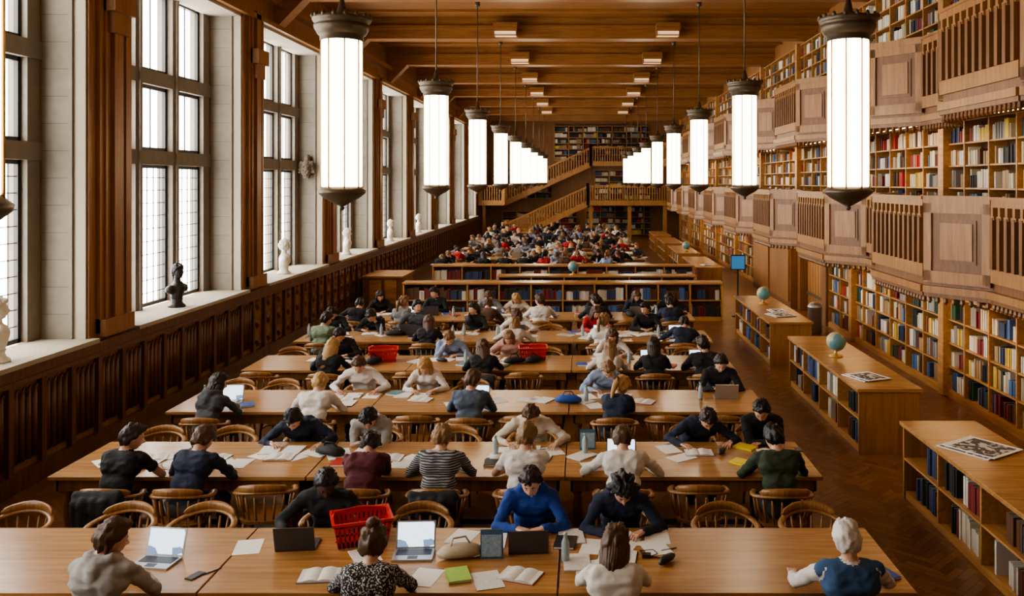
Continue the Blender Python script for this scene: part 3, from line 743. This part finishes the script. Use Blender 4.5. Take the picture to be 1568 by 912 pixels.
seat(1,'F',-2.45,'papers',top='lgrey',hc='bk',lean=34,pitch=58,hood=True,pose='crossed',seed=1)
seat(1,'F',-.60,'papers',top='cream',hair='short',hc='br',lean=32,pitch=48,pose='wide',seed=2)
seat(1,'F',1.28,'book',top='navy',hc='dk',lean=36,pitch=55,pose='wide',tilt=-8,rot=10,seed=3)
seat(1,'F',2.08,'ybook',top='black',hc='bk',lean=26,pitch=42,yaw=20,pose='crossed',seed=4)
# row 2
seat(2,'N',-4.80,'laptop_s',top='dgrey',hair='bob',hc='dk',lean=18,pitch=18,yaw=35,hood=True,pose='laptop',rot=-15,seed=5)
seat(2,'N',-3.45,'papers',top='white',hair='short',hc='bl',lean=28,pitch=42,pose='write',seed=6)
seat(2,'N',-1.45,'laptop_d',top='gblue',hc='br',lean=14,pitch=20,yaw=25,pose='laptop',seed=7)
seat(2,'N',.40,'bluebag',top='navy',hair='pony',hc='bl',lean=30,pitch=36,yaw=25,pose='crossed',seed=8,rot=-14)
seat(2,'F',-3.22,'papers',top='white',hc='br',lean=26,pitch=42,pose='wide',seed=9)
seat(2,'F',-2.28,'papers',top='white',hair='long',hc='bl',lean=24,pitch=45,pose='write',seed=10,pants='black')
seat(2,'F',.30,'papers',top='lblue',hair='short',hc='db',lean=34,pitch=50,pose='chinl',tilt=-6,seed=11)
seat(2,'F',1.98,'laptop_s',top='black',hc='dk',lean=24,pitch=36,pose='laptop',seed=12)
# row 3
seat(3,'N',-4.0,'papers',top='black',hair='long',hc='bl',lean=18,pitch=30,yaw=20,seed=13)
seat(3,'N',-1.58,'papers',top='black',hair='long',hc='br',lean=22,pitch=34,yaw=-15,seed=14)
seat(3,'N',.36,'papers',top='cream',hair='long',hc='db',lean=26,pitch=36,tilt=8,seed=15)
seat(3,'N',1.12,'laptop_s',top='black',hair='bob',hc='dk',lean=14,pitch=20,seed=16)
seat(3,'N',1.92,'laptop_s',top='black',hc='dk',lean=18,pitch=20,yaw=-30,seed=1)
seat(3,'F',-4.2,'book',top='black',hc='dk',lean=28,pitch=42,seed=2)
seat(3,'F',-2.3,'papers',top='lblue',hc='db',lean=34,pitch=50,pose='chin',seed=3)
seat(3,'F',-1.28,'papers',top='pink',hair='bob',hc='db',lean=30,pitch=45,pose='wide',seed=4)
seat(3,'F',.50,'papers',top='white',hair='long',hc='br',lean=26,pitch=40,seed=5)
V4=[dict(seed=2,lean=28,pitch=42),dict(seed=7,lean=16,pitch=20,yaw=30,pose='laptop'),dict(seed=4,lean=32,pitch=48,pose='wide',tilt=8),dict(seed=11,lean=34,pitch=50,pose='chinl'),dict(seed=9,lean=8,pitch=8,yaw=-40,pose='wide'),dict(seed=12,lean=40,pitch=62,pose='crossed')]
VL=[dict(seed=14,lean=22,pitch=34,hair='long',yaw=-15),dict(seed=4,lean=30,pitch=45,pose='wide',hair='bob'),dict(seed=8,lean=12,pitch=12,yaw=35,pose='chin',hair='pony')]
def quick(row,side,x,top,hc='dk',long=False): seat(row,side,x,random.choice(['papers','book','papers','laptop_s','laptop_d']),top=top,hc=hc,rot=U(-9,9),**(random.choice(VL) if long else random.choice(V4)))
for a in [('N',-4.85,'sage'),('N',-2.9,'black','br',1),('N',-1.3,'cream','db',1),('N',.35,'white','db',1),('N',1.82,'navy'),('F',-5.0,'black'),('F',-4.2,'black'),('F',-3.4,'dgrey','bk'),('F',-2.2,'black','dk',1),('F',-1.3,'white','br',1),('F',.2,'red','br',1),('F',1.3,'black','dk')]: quick(4,*a)
for a in [('N',-4.9,'black'),('N',-3.9,'grey','db',1),('N',-2.1,'brown','br'),('N',-.9,'white','br'),('N',.3,'black','dk'),('N',1.9,'navy'),('F',-4.7,'black','dk',1),('F',-3.4,'black'),('F',-2.2,'grey','br'),('F',-1.5,'cream','bl',1),('F',.3,'black'),('F',1.2,'navy','br',1),('F',2.0,'black')]: quick(5,*a)
cols=['black','black','navy','dgrey','white','grey','red','cream','black','brown','lblue','black']
for f in rowsB:
    for side in 'NF':
        x=-5.1+U(0,.3)
        while x<2.2:
            if R()<.62:
                y=f-.28 if side=='N' else f+1.48
                fem=R()<.4
                kw=dict(random.choice(VL) if fem else random.choice(V4))
                place('captains_chair',CM,(x,y,0),0 if side=='N' else math.pi)
                person(x,y,side,top=random.choice(cols),hc=random.choice(['dk','br','bk','db','bl']),**kw)
                if R()<.7: IT.append((random.choice(['papers','book','laptop_s']),x,f+.33 if side=='N' else f+.87,side))
            x+=U(.68,.85)
EX={(0,'F'):[-5.05,-4.12,-3.40,-1.46,1.27,2.05],(1,'N'):[-3.15,1.15],(1,'F'):[-4.15,-5.0,-1.5],(0,'N'):[]}
for r in range(6):
    for s in 'NF':
        xs=EX.get((r,s))
        if xs is None:
            xs=[]; x=-5.1
            while x<2.3:
                if all(abs(x-q)>.64 for q in occ.get((r,s),[])+xs): xs.append(x+U(-.01,.01)); x+=.66
                else: x+=.05
            xs=[x for x in xs if R()<.75]
        for x in xs:
            f=rowsF[r]; y=f-.2 if s=='N' else f+1.4
            place('captains_chair',CM,(x,y,0),(0 if s=='N' else math.pi)+U(-.12,.12))
# ------------------------------------------------------------------ table items
def laptop_mesh(body,scr,name):
    b=MB(); b.box(-.16,.16,-.11,.11,0,.016,0); b.box(-.14,.14,-.02,.09,.016,.0175,2); b.box(-.04,.04,-.09,-.035,.016,.0172,3)
    a=math.radians(18); h=.215; s,c=math.sin(a),math.cos(a)
    def P(x,t,o): return (x,.11+s*t+c*o,.012+c*t-s*o)
    b.hexa([P(-.16,0,0),P(.16,0,0),P(.16,0,.008),P(-.16,0,.008),P(-.16,h,0),P(.16,h,0),P(.16,h,.008),P(-.16,h,.008)],0)
    b.hexa([P(-.148,.014,-.002),P(.148,.014,-.002),P(.148,.014,.001),P(-.148,.014,.001),P(-.148,h-.012,-.002),P(.148,h-.012,-.002),P(.148,h-.012,.001),P(-.148,h-.012,.001)],1)
    return b.mesh(name,[body,scr,M_black,M_darkgrey])
LS=laptop_mesh(M_silver,M_screen,'laptop'); LD=laptop_mesh(M_darkgrey,M_screen,'laptop')
def book_open(cover):
    b=MB(); vs=[];n=8
    for sx in (-1,1):
        pr=[(sx*.15*i/n,.012+.016*math.sin(math.pi*min(1,i/n*1.2+.05))*(1-i/n*.5)) for i in range(n+1)]
        v=[];f=[]
        for x,z in pr: v+=[(x,-.11,z),(x,.11,z),(x,-.11,.003),(x,.11,.003)]
        for i in range(n):
            o=4*i; f+= [(o,o+4,o+5,o+1),(o,o+2,o+6,o+4),(o+1,o+5,o+7,o+3)]
        o=4*n; f.append((o,o+2,o+3,o+1)); b.add(v,f,0)
    b.box(-.157,.157,-.115,.115,0,.003,1); return b.mesh('open_book',[M_paper,cover])
BO=[book_open(plain('cover_'+k,c,.5)) for k,c in (('b',(.03,.06,.2)),('r',(.3,.02,.02)),('k',(.02,.02,.02)))]
def sheet(m,w=.21,h=.297,t=.002):
    b=MB(); b.box(-w/2,w/2,-h/2,h/2,0,t); return b.mesh('paper_sheet',[m])
SH=[sheet(M_paper),sheet(M_blank),sheet(M_paper,.21,.297,.012)]
def closedbook(col,nm='notebook'):
    b=MB(); b.box(-.085,.085,-.12,.12,0,.003,0); b.box(-.082,.08,-.117,.117,.003,.017,1); b.box(-.085,.085,-.12,.12,.017,.02,0); b.box(-.088,-.083,-.12,.12,0,.02,0); return b.mesh(nm,[plain('cover'+str(col),col,.5),M_blank])
NB=[closedbook(c) for c in ((.02,.02,.02),(.03,.08,.3),(.45,.03,.02),(.1,.25,.3))]; YB_=closedbook((.75,.6,.03)); GB=closedbook((.35,.6,.12))
b=MB(); b.tube([(-.1,0,.03),(-.06,0,.034),(0,0,.036),(.06,0,.034),(.1,0,.03)],[.015,.03,.034,.03,.015],10); PCs=b.mesh('pencil_case',[M_black])
def bagm(c,n): 
    b=MB(); b.tube([(-.17,0,.045),(-.1,.02,.055),(0,0,.06),(.1,-.01,.055),(.17,0,.04)],[.03,.055,.06,.055,.03],10,0,1.6,.9); b.tube([(-.08,0,.10),(-.05,.03,.15),(.05,.03,.15),(.08,0,.10)],.008,6); return b.mesh(n,[plain(n+'_cloth',c,.7)])
BAGB=bagm((.02,.08,.35),'blue_bag'); BAGK=bagm((.02,.02,.022),'black_bag'); BAGC=bagm((.45,.38,.28),'cloth_bag')
b=MB(); b.lathe([(.03,0),(.032,.02),(.032,.15),(.015,.19),(.013,.21),(.016,.211),(.016,.225)],n=12); BOT=b.mesh('water_bottle',[plain('bottle_plastic',(.35,.45,.5),.15)])
b=MB(); b.box(-.035,.035,-.07,.07,0,.008,0); b.box(-.032,.032,-.062,.062,.008,.009,1); PH=b.mesh('smartphone',[M_black,M_darkgrey])
b=MB(); b.tube([(-.07,0,.004),(.07,0,.004)],.004,6); PEN=b.mesh('pen',[plain('penblue',(.02,.05,.25),.3)])
def basket():
    b=MB(); w,d,h=.20,.14,.20; W,D=.235,.165
    bt=[(-w,-d,0),(w,-d,0),(w,d,0),(-w,d,0)]; tp=[(-W,-D,h),(W,-D,h),(W,D,h),(-W,D,h)]
    def lerp(p,q,t): return tuple(p[i]+(q[i]-p[i])*t for i in range(3))
    b.box(-w,w,-d,d,0,.01)
    for i in range(4):
        j=(i+1)%4
        for z0,z1 in ((0,.25),(.86,1.0),(.52,.6)):
            A,B_=lerp(bt[i],tp[i],z0),lerp(bt[j],tp[j],z0); C,D_=lerp(bt[j],tp[j],z1),lerp(bt[i],tp[i],z1)
            inn=lambda p:(p[0]*.965,p[1]*.965,p[2])
            b.hexa([A,B_,inn(B_),inn(A),D_,C,inn(C),inn(D_)])
        for k in range(12):
            t=(k+.2)/12;t2=(k+.8)/12
            A,B_=lerp(bt[i],bt[j],t),lerp(bt[i],bt[j],t2); D_,C=lerp(tp[i],tp[j],t),lerp(tp[i],tp[j],t2)
            inn=lambda p:(p[0]*.975,p[1]*.975,p[2]); b.hexa([A,B_,inn(B_),inn(A),D_,C,inn(C),inn(D_)])
    for s in ((-W-.01,W+.01,-D-.012,-D+.008),(-W-.01,W+.01,D-.008,D+.012),(-W-.012,-W+.008,-D,D),(W-.008,W+.012,-D,D)): b.box(*s,h-.01,h+.012)
    b.tube([(-W,0,h),(-W*.9,.10,h+.02),(0,.14,h+.03),(W*.9,.10,h+.02),(W,0,h)],.008,6)
    return b.mesh('shopping_basket',[M_red])
BAS=basket()
ZT=.7505
def put(name,me,x,y,rot=0,z=ZT): return place(name,me,(x,y,z),rot)
for kind,x,y,side in IT:
    r0=0 if side=='N' else math.pi; sg=1 if side=='N' else -1
    if kind.startswith('laptop'):
        put('laptop',LS if kind.endswith('_s') else LD,x,y+sg*.10,r0+U(-.1,.1))
        if R()<.6: put('paper_sheet',random.choice(SH),x-.3,y+U(-.03,.05),r0+U(-.4,.4))
        if R()<.5: put('notebook',random.choice(NB),x+.3,y+U(-.03,.05),r0+U(-.4,.4))
    elif kind=='book':
        put('open_book',random.choice(BO),x,y+sg*.10,r0+U(-.15,.15))
        if R()<.6: put('paper_sheet',random.choice(SH),x-.32,y+U(-.03,.05),r0+U(-.4,.4))
        if R()<.5: put('pencil_case',PCs,x+.25,y+sg*.12,U(0,3))
    elif kind=='ybook':
        put('notebook',YB_,x-.25,y+.1,.9); put('open_book',BO[1],x,y+sg*.1,r0)
    elif kind=='bluebag':
        put('blue_bag',BAGB,x+.05,y+.2,.2); put('blue_bag',BAGB,x-.6,y+.12,.1); put('paper_sheet',SH[0],x-.25,y-.02,.3)
    elif kind=='papers':
        for q in range(random.randint(2,3)):
            put('paper_sheet',random.choice(SH),x-.24+.25*q,y+U(-.02,.06)+sg*.06,r0+U(-.35,.35),ZT+.0005*q)
        if R()<.5: put('open_book',random.choice(BO),x+U(-.1,.1),y+sg*.26,r0+U(-.3,.3))
        elif R()<.5: put('pencil_case',PCs,x+U(-.1,.1),y+sg*.22,U(0,3))
        if R()<.4: put('notebook',random.choice(NB),x-.38,y+.1,U(-.5,.5))
    if R()<.4: put('smartphone',PH,x+.33,y-sg*.02,U(-.4,.4))
    if R()<.2: put('water_bottle',BOT,x-.36,y+sg*.2)
    if R()<.5: put('pen',PEN,x+.12,y+sg*.02,U(0,3),ZT+.013)
# foreground items
put('laptop',LS,-3.36,6.84,-.12)
put('shopping_basket',BAS,-1.86,7.30,.35); put('shopping_basket',BAS,-3.35,14.6,.2); put('shopping_basket',BAS,-.85,14.75,.1)
put('paper_sheet',SH[1],-2.75,7.15,.2); put('laptop',LD,-2.35,7.18,math.pi+.1); put('laptop',LS,-1.36,6.98,.05)
put('paper_sheet',SH[1],-1.02,7.35,-.3); put('open_book',BO[1],-.48,6.62,-.35); put('open_book',BO[0],-2.0,6.62,.1); put('notebook',GB,-.95,6.62,.3)
put('paper_sheet',SH[2],-.05,6.85,.05); put('paper_sheet',SH[0],.05,6.62,.0); put('paper_sheet',SH[1],.62,7.35,.0); put('paper_sheet',SH[2],-.1,7.35,.1); put('paper_sheet',SH[1],.35,7.3,.3)
put('cloth_bag',BAGC,-.98,6.95,.4); put('paper_sheet',SH[0],-1.75,6.98,.5,ZT+.001); put('paper_sheet',SH[1],-1.2,6.6,-.2); put('paper_sheet',SH[0],-.72,6.55,.3,ZT+.002)
put('smartphone',PH,-2.95,6.62,-.4); put('pen',PEN,-2.85,6.7,.9); put('smartphone',PH,2.2,6.7,.5); put('notebook',NB[1],2.28,6.65,.4)
put('smartphone',PH,-5.0,6.9,.2); put('pen',PEN,.7,7.1,.4); put('pencil_case',PCs,.66,6.85,.9)
b=MB(); b.tube([(.0,0,.004),(.08,.06,.004),(.05,.14,.004),(-.06,.12,.004),(-.04,.03,.004),(.10,-.02,.004),(.2,.08,.004)],.004,6); b.box(-.05,.02,-.02,.03,0,.03); place('power_cable',b.mesh('power_cable',[M_black]),(.52,6.95,ZT))
for i in range(14): put('paper_sheet',random.choice(SH),-5.1+.27*i+U(-.05,.05),8.85+U(.40,.80),U(0,3),ZT+.001*(i%3))
for i in range(44):
    r=random.randint(1,5); yy=rowsF[r]+U(.48,.72); xx=U(-5.2,2.2); q=R()
    if q<.55: put('paper_sheet',random.choice(SH),xx,yy,U(0,3),ZT+.001)
    elif q<.7: put('notebook',random.choice(NB+[GB]),xx,yy,U(0,3),ZT+.003)
    elif q<.82: put('open_book',random.choice(BO),xx,yy,U(-.5,.5),ZT+.003)
    elif q<.9: put('black_bag',BAGK,xx,yy,U(0,3),ZT+.002)
    else: put('water_bottle',BOT,xx,yy)
b=MB()
b.hexa([(-.09,0,0),(.09,0,0),(.09,.01,0),(-.09,.01,0),(-.09,.06,.21),(.09,.06,.21),(.09,.07,.21),(-.09,.07,.21)],0)
b.hexa([(-.08,-.003,.02),(.08,-.003,.02),(.08,.002,.02),(-.08,.002,.02),(-.08,.045,.175),(.08,.045,.175),(.08,.05,.175),(-.08,.05,.175)],1)
b.hexa([(-.09,.11,0),(.09,.11,0),(.09,.12,0),(-.09,.12,0),(-.09,.06,.21),(.09,.06,.21),(.09,.07,.21),(-.09,.07,.21)],0)
TS=b.mesh('table_sign',[plain('signblue',(.05,.11,.18),.5),plain('signtext',(.22,.30,.36),.6,0,.5,60)]); put('table_sign',TS,-.73,6.92,.05)
put('water_bottle',BOT,.02,9.6); put('table_sign',TS,.05,9.75,0)
def coat(x,y,col):
    caps=[((-.2,0,.76),(.2,0,.76),.05,.05),((-.19,-.05,.7),(-.16,-.07,.42),.05,.04),((.19,-.05,.7),(.17,-.07,.4),.05,.04),((0,-.07,.72),(0,-.09,.40),.06,.05),((-.1,-.07,.72),(-.09,-.09,.36),.06,.05),((.1,-.07,.72),(.1,-.09,.38),.06,.05)]
    V,F=fuse(caps,.02,3); V=V+np.array([[noise.noise(Vector(p*14))*.015]*3 for p in V])
    me=bpy.data.meshes.new('jacket'); me.from_pydata([tuple(p) for p in V],[],F); me.materials.append(plain('jacket_'+str(col),col,.8)); me.polygons.foreach_set('use_smooth',[True]*len(F)); me.update()
    place('jacket',me,(x,y,0))
coat(-4.62,8.28,(.012,.012,.014)); coat(-1.43,8.28,(.012,.013,.016)); coat(-3.45,10.78,(.02,.02,.02)); coat(-1.58,13.28,(.03,.03,.04))
# ------------------------------------------------------------------ props
def globe(x,y,z,r=.17):
    b=MB(); b.lathe([(.11,0),(.11,.02),(.03,.04),(.02,.09),(.02,.1)],n=16,mat=1)
    v,f=small_sphere((0,0,.1+r),r,28); b.add([tuple(p) for p in v],f,0,True)
    pts=[((r+.015)*math.sin(math.radians(t)),0,.1+r-(r+.015)*math.cos(math.radians(t))) for t in range(0,190,15)]
    b.tube(pts,.008,6,1); return b.obj('desk_globe',[GM,M_brass],(x,y,z))
GM,nt_,b_=newmat('globe_map'); tcn=nt_.nodes.new('ShaderNodeTexCoord'); nn=nt_.nodes.new('ShaderNodeTexNoise'); nn.inputs['Scale'].default_value=6; rr=nt_.nodes.new('ShaderNodeValToRGB')
rr.color_ramp.interpolation='CONSTANT'; rr.color_ramp.elements[0].color=(.12,.30,.36,1); rr.color_ramp.elements[1].position=.54; rr.color_ramp.elements[1].color=(.50,.42,.24,1)
nt_.links.new(tcn.outputs['Object'],nn.inputs['Vector']); nt_.links.new(nn.outputs['Fac'],rr.inputs[0]); nt_.links.new(rr.outputs[0],b_.inputs['Base Color']); b_.inputs['Roughness'].default_value=.35
globe(4.12,14.2,.9,.15); globe(4.2,20.3,.9,.15); globe(-.3,25.9,.98,.15); globe(4.2,35.5,.9,.16)
def magazine(x,y,z,rot,w=.3,h=.4):
    b=MB()
    for q in range(3): b.box(-w/2+.02*q,w/2+.02*q,-h/2-.02*q,h/2-.02*q,.008*q,.008*q+.007,q%2)
    b.box(-w/2+.06,w/2-.02,-h/2,h/2-.12,.0235,.026,1)
    b.obj('magazine',[M_blank,stripe_mat('magprint',(.10,.09,.09),(.62,.57,.52),22,'n')],(x,y,z),rot)
magazine(4.1,12.7,.9,.4,.42,.5); magazine(4.2,9.3,.9,.6,.55,.6); magazine(4.2,18.6,.9,.3,.45,.5); magazine(4.25,19.2,.9,.1); magazine(4.2,29.8,.9,.2)
b=MB(); b.lathe([(.15,0),(.17,.02),(.17,.62),(.18,.63),(.18,.66),(.12,.74),(.05,.76)],n=20); b.obj('waste_bin',[M_silver],(5.75,21.6,0))
b=MB(); b.lathe([(.18,0),(.18,.02),(.03,.04),(.025,1.3)],n=14); b.box(-.2,.2,-.03,.03,1.3,1.72,0); b.box(-.18,.18,-.035,-.028,1.33,1.69,1); b.obj('information_sign',[M_black,M_screenb],(4.3,24.2,0))
def bust(x,y,z,mat,s=1.0,rot=0):
    caps=[((-.15,0,.30),(.15,0,.30),.075,.075,0),((0,0,.18),(0,.02,.32),.10,.12,0),((0,0,.36),(0,.01,.46),.06,.055,0),((0,0,.14),(0,0,.2),.07,.09,0)]
    V,F=fuse(caps,.012,4); b=MB(); b.add([tuple(p) for p in V],F,0,True)
    for v,f,l in head_parts('short',3):
        b.add([tuple(p) for p in (v+np.array([0,.02,.58]))],f,0,True)
    b.lathe([(.14,0),(.14,.03),(.10,.06),(.085,.1),(.10,.14)],n=16)
    o=b.obj('portrait_bust',[mat],(x,y,z),rot); o.scale=(s,s,s)
for y,m,s,r in ((15.25,M_bust,1.05,-1.9),(20.7,M_white,1.15,-1.2),(26.2,M_white,1.1,-1.2),(10.55,M_white,1.1,-1.2),(32.1,M_white,1.1,-1.2),(37.6,M_white,1.1,-1.3)):
    bust(-7.12,y,1.56,m,s,r)
b=MB()
caps=[((0,0,.0),(0,0,.25),.10,.16,0),((-.12,0,.3),(.12,0,.3),.09,.09,0),((0,.05,.42),(0,.05,.5),.09,.07,0),((-.18,0,.12),(-.14,0,.34),.05,.06,0),((.18,0,.12),(.14,0,.34),.05,.06,0)]
V,F=fuse(caps,.014,2); V=V+np.array([[noise.noise(Vector(p*18))*.03]*3 for p in V]); b.add([tuple(p) for p in V],F,0,True); b.obj('carved_corbel',[plain('corbel',(.12,.09,.06),.7)],(-7.3,23.0,3.9))
b=MB(); b.box(XL+.15,5.0,YB,0.25,2.2,2.42,0); b.box(XL+.15,5.0,.15,.25,2.42,2.6,0); b.box(XL+.15,5.0,.12,.28,3.3,3.36,0)
x=XL+.15
while x<5.0: b.box(x,x+.07,.17,.23,2.6,3.3,0); x+=.18
b.obj('trim_near_gallery',[M_gal])
# ------------------------------------------------------------------ world
w=bpy.data.worlds.new('overcast_sky'); SC.world=w; w.use_nodes=True; bg=w.node_tree.nodes['Background']; bg.inputs[0].default_value=(1.0,.97,.91,1); bg.inputs[1].default_value=10.5
# ------------------------------------------------------------------ camera
cam=bpy.data.cameras.new('camera'); co=bpy.data.objects.new('camera',cam); SC.collection.objects.link(co)
co.location=(0,0,3.75); co.rotation_euler=(math.pi/2,0,0); cam.sensor_width=36; cam.lens=30.6; cam.shift_x=-.0695; cam.shift_y=-.1135; cam.clip_end=200; cam.clip_start=.05
SC.camera=co
SC.view_settings.view_transform='AgX'
try: SC.view_settings.look='AgX - Medium High Contrast'
except Exception as ex: print(ex)
SC.view_settings.exposure=0.38
print('verts',sum(len(o.data.vertices) for o in SC.objects if o.type=='MESH'),'objects',len(SC.objects),'unique persons',len(PC))
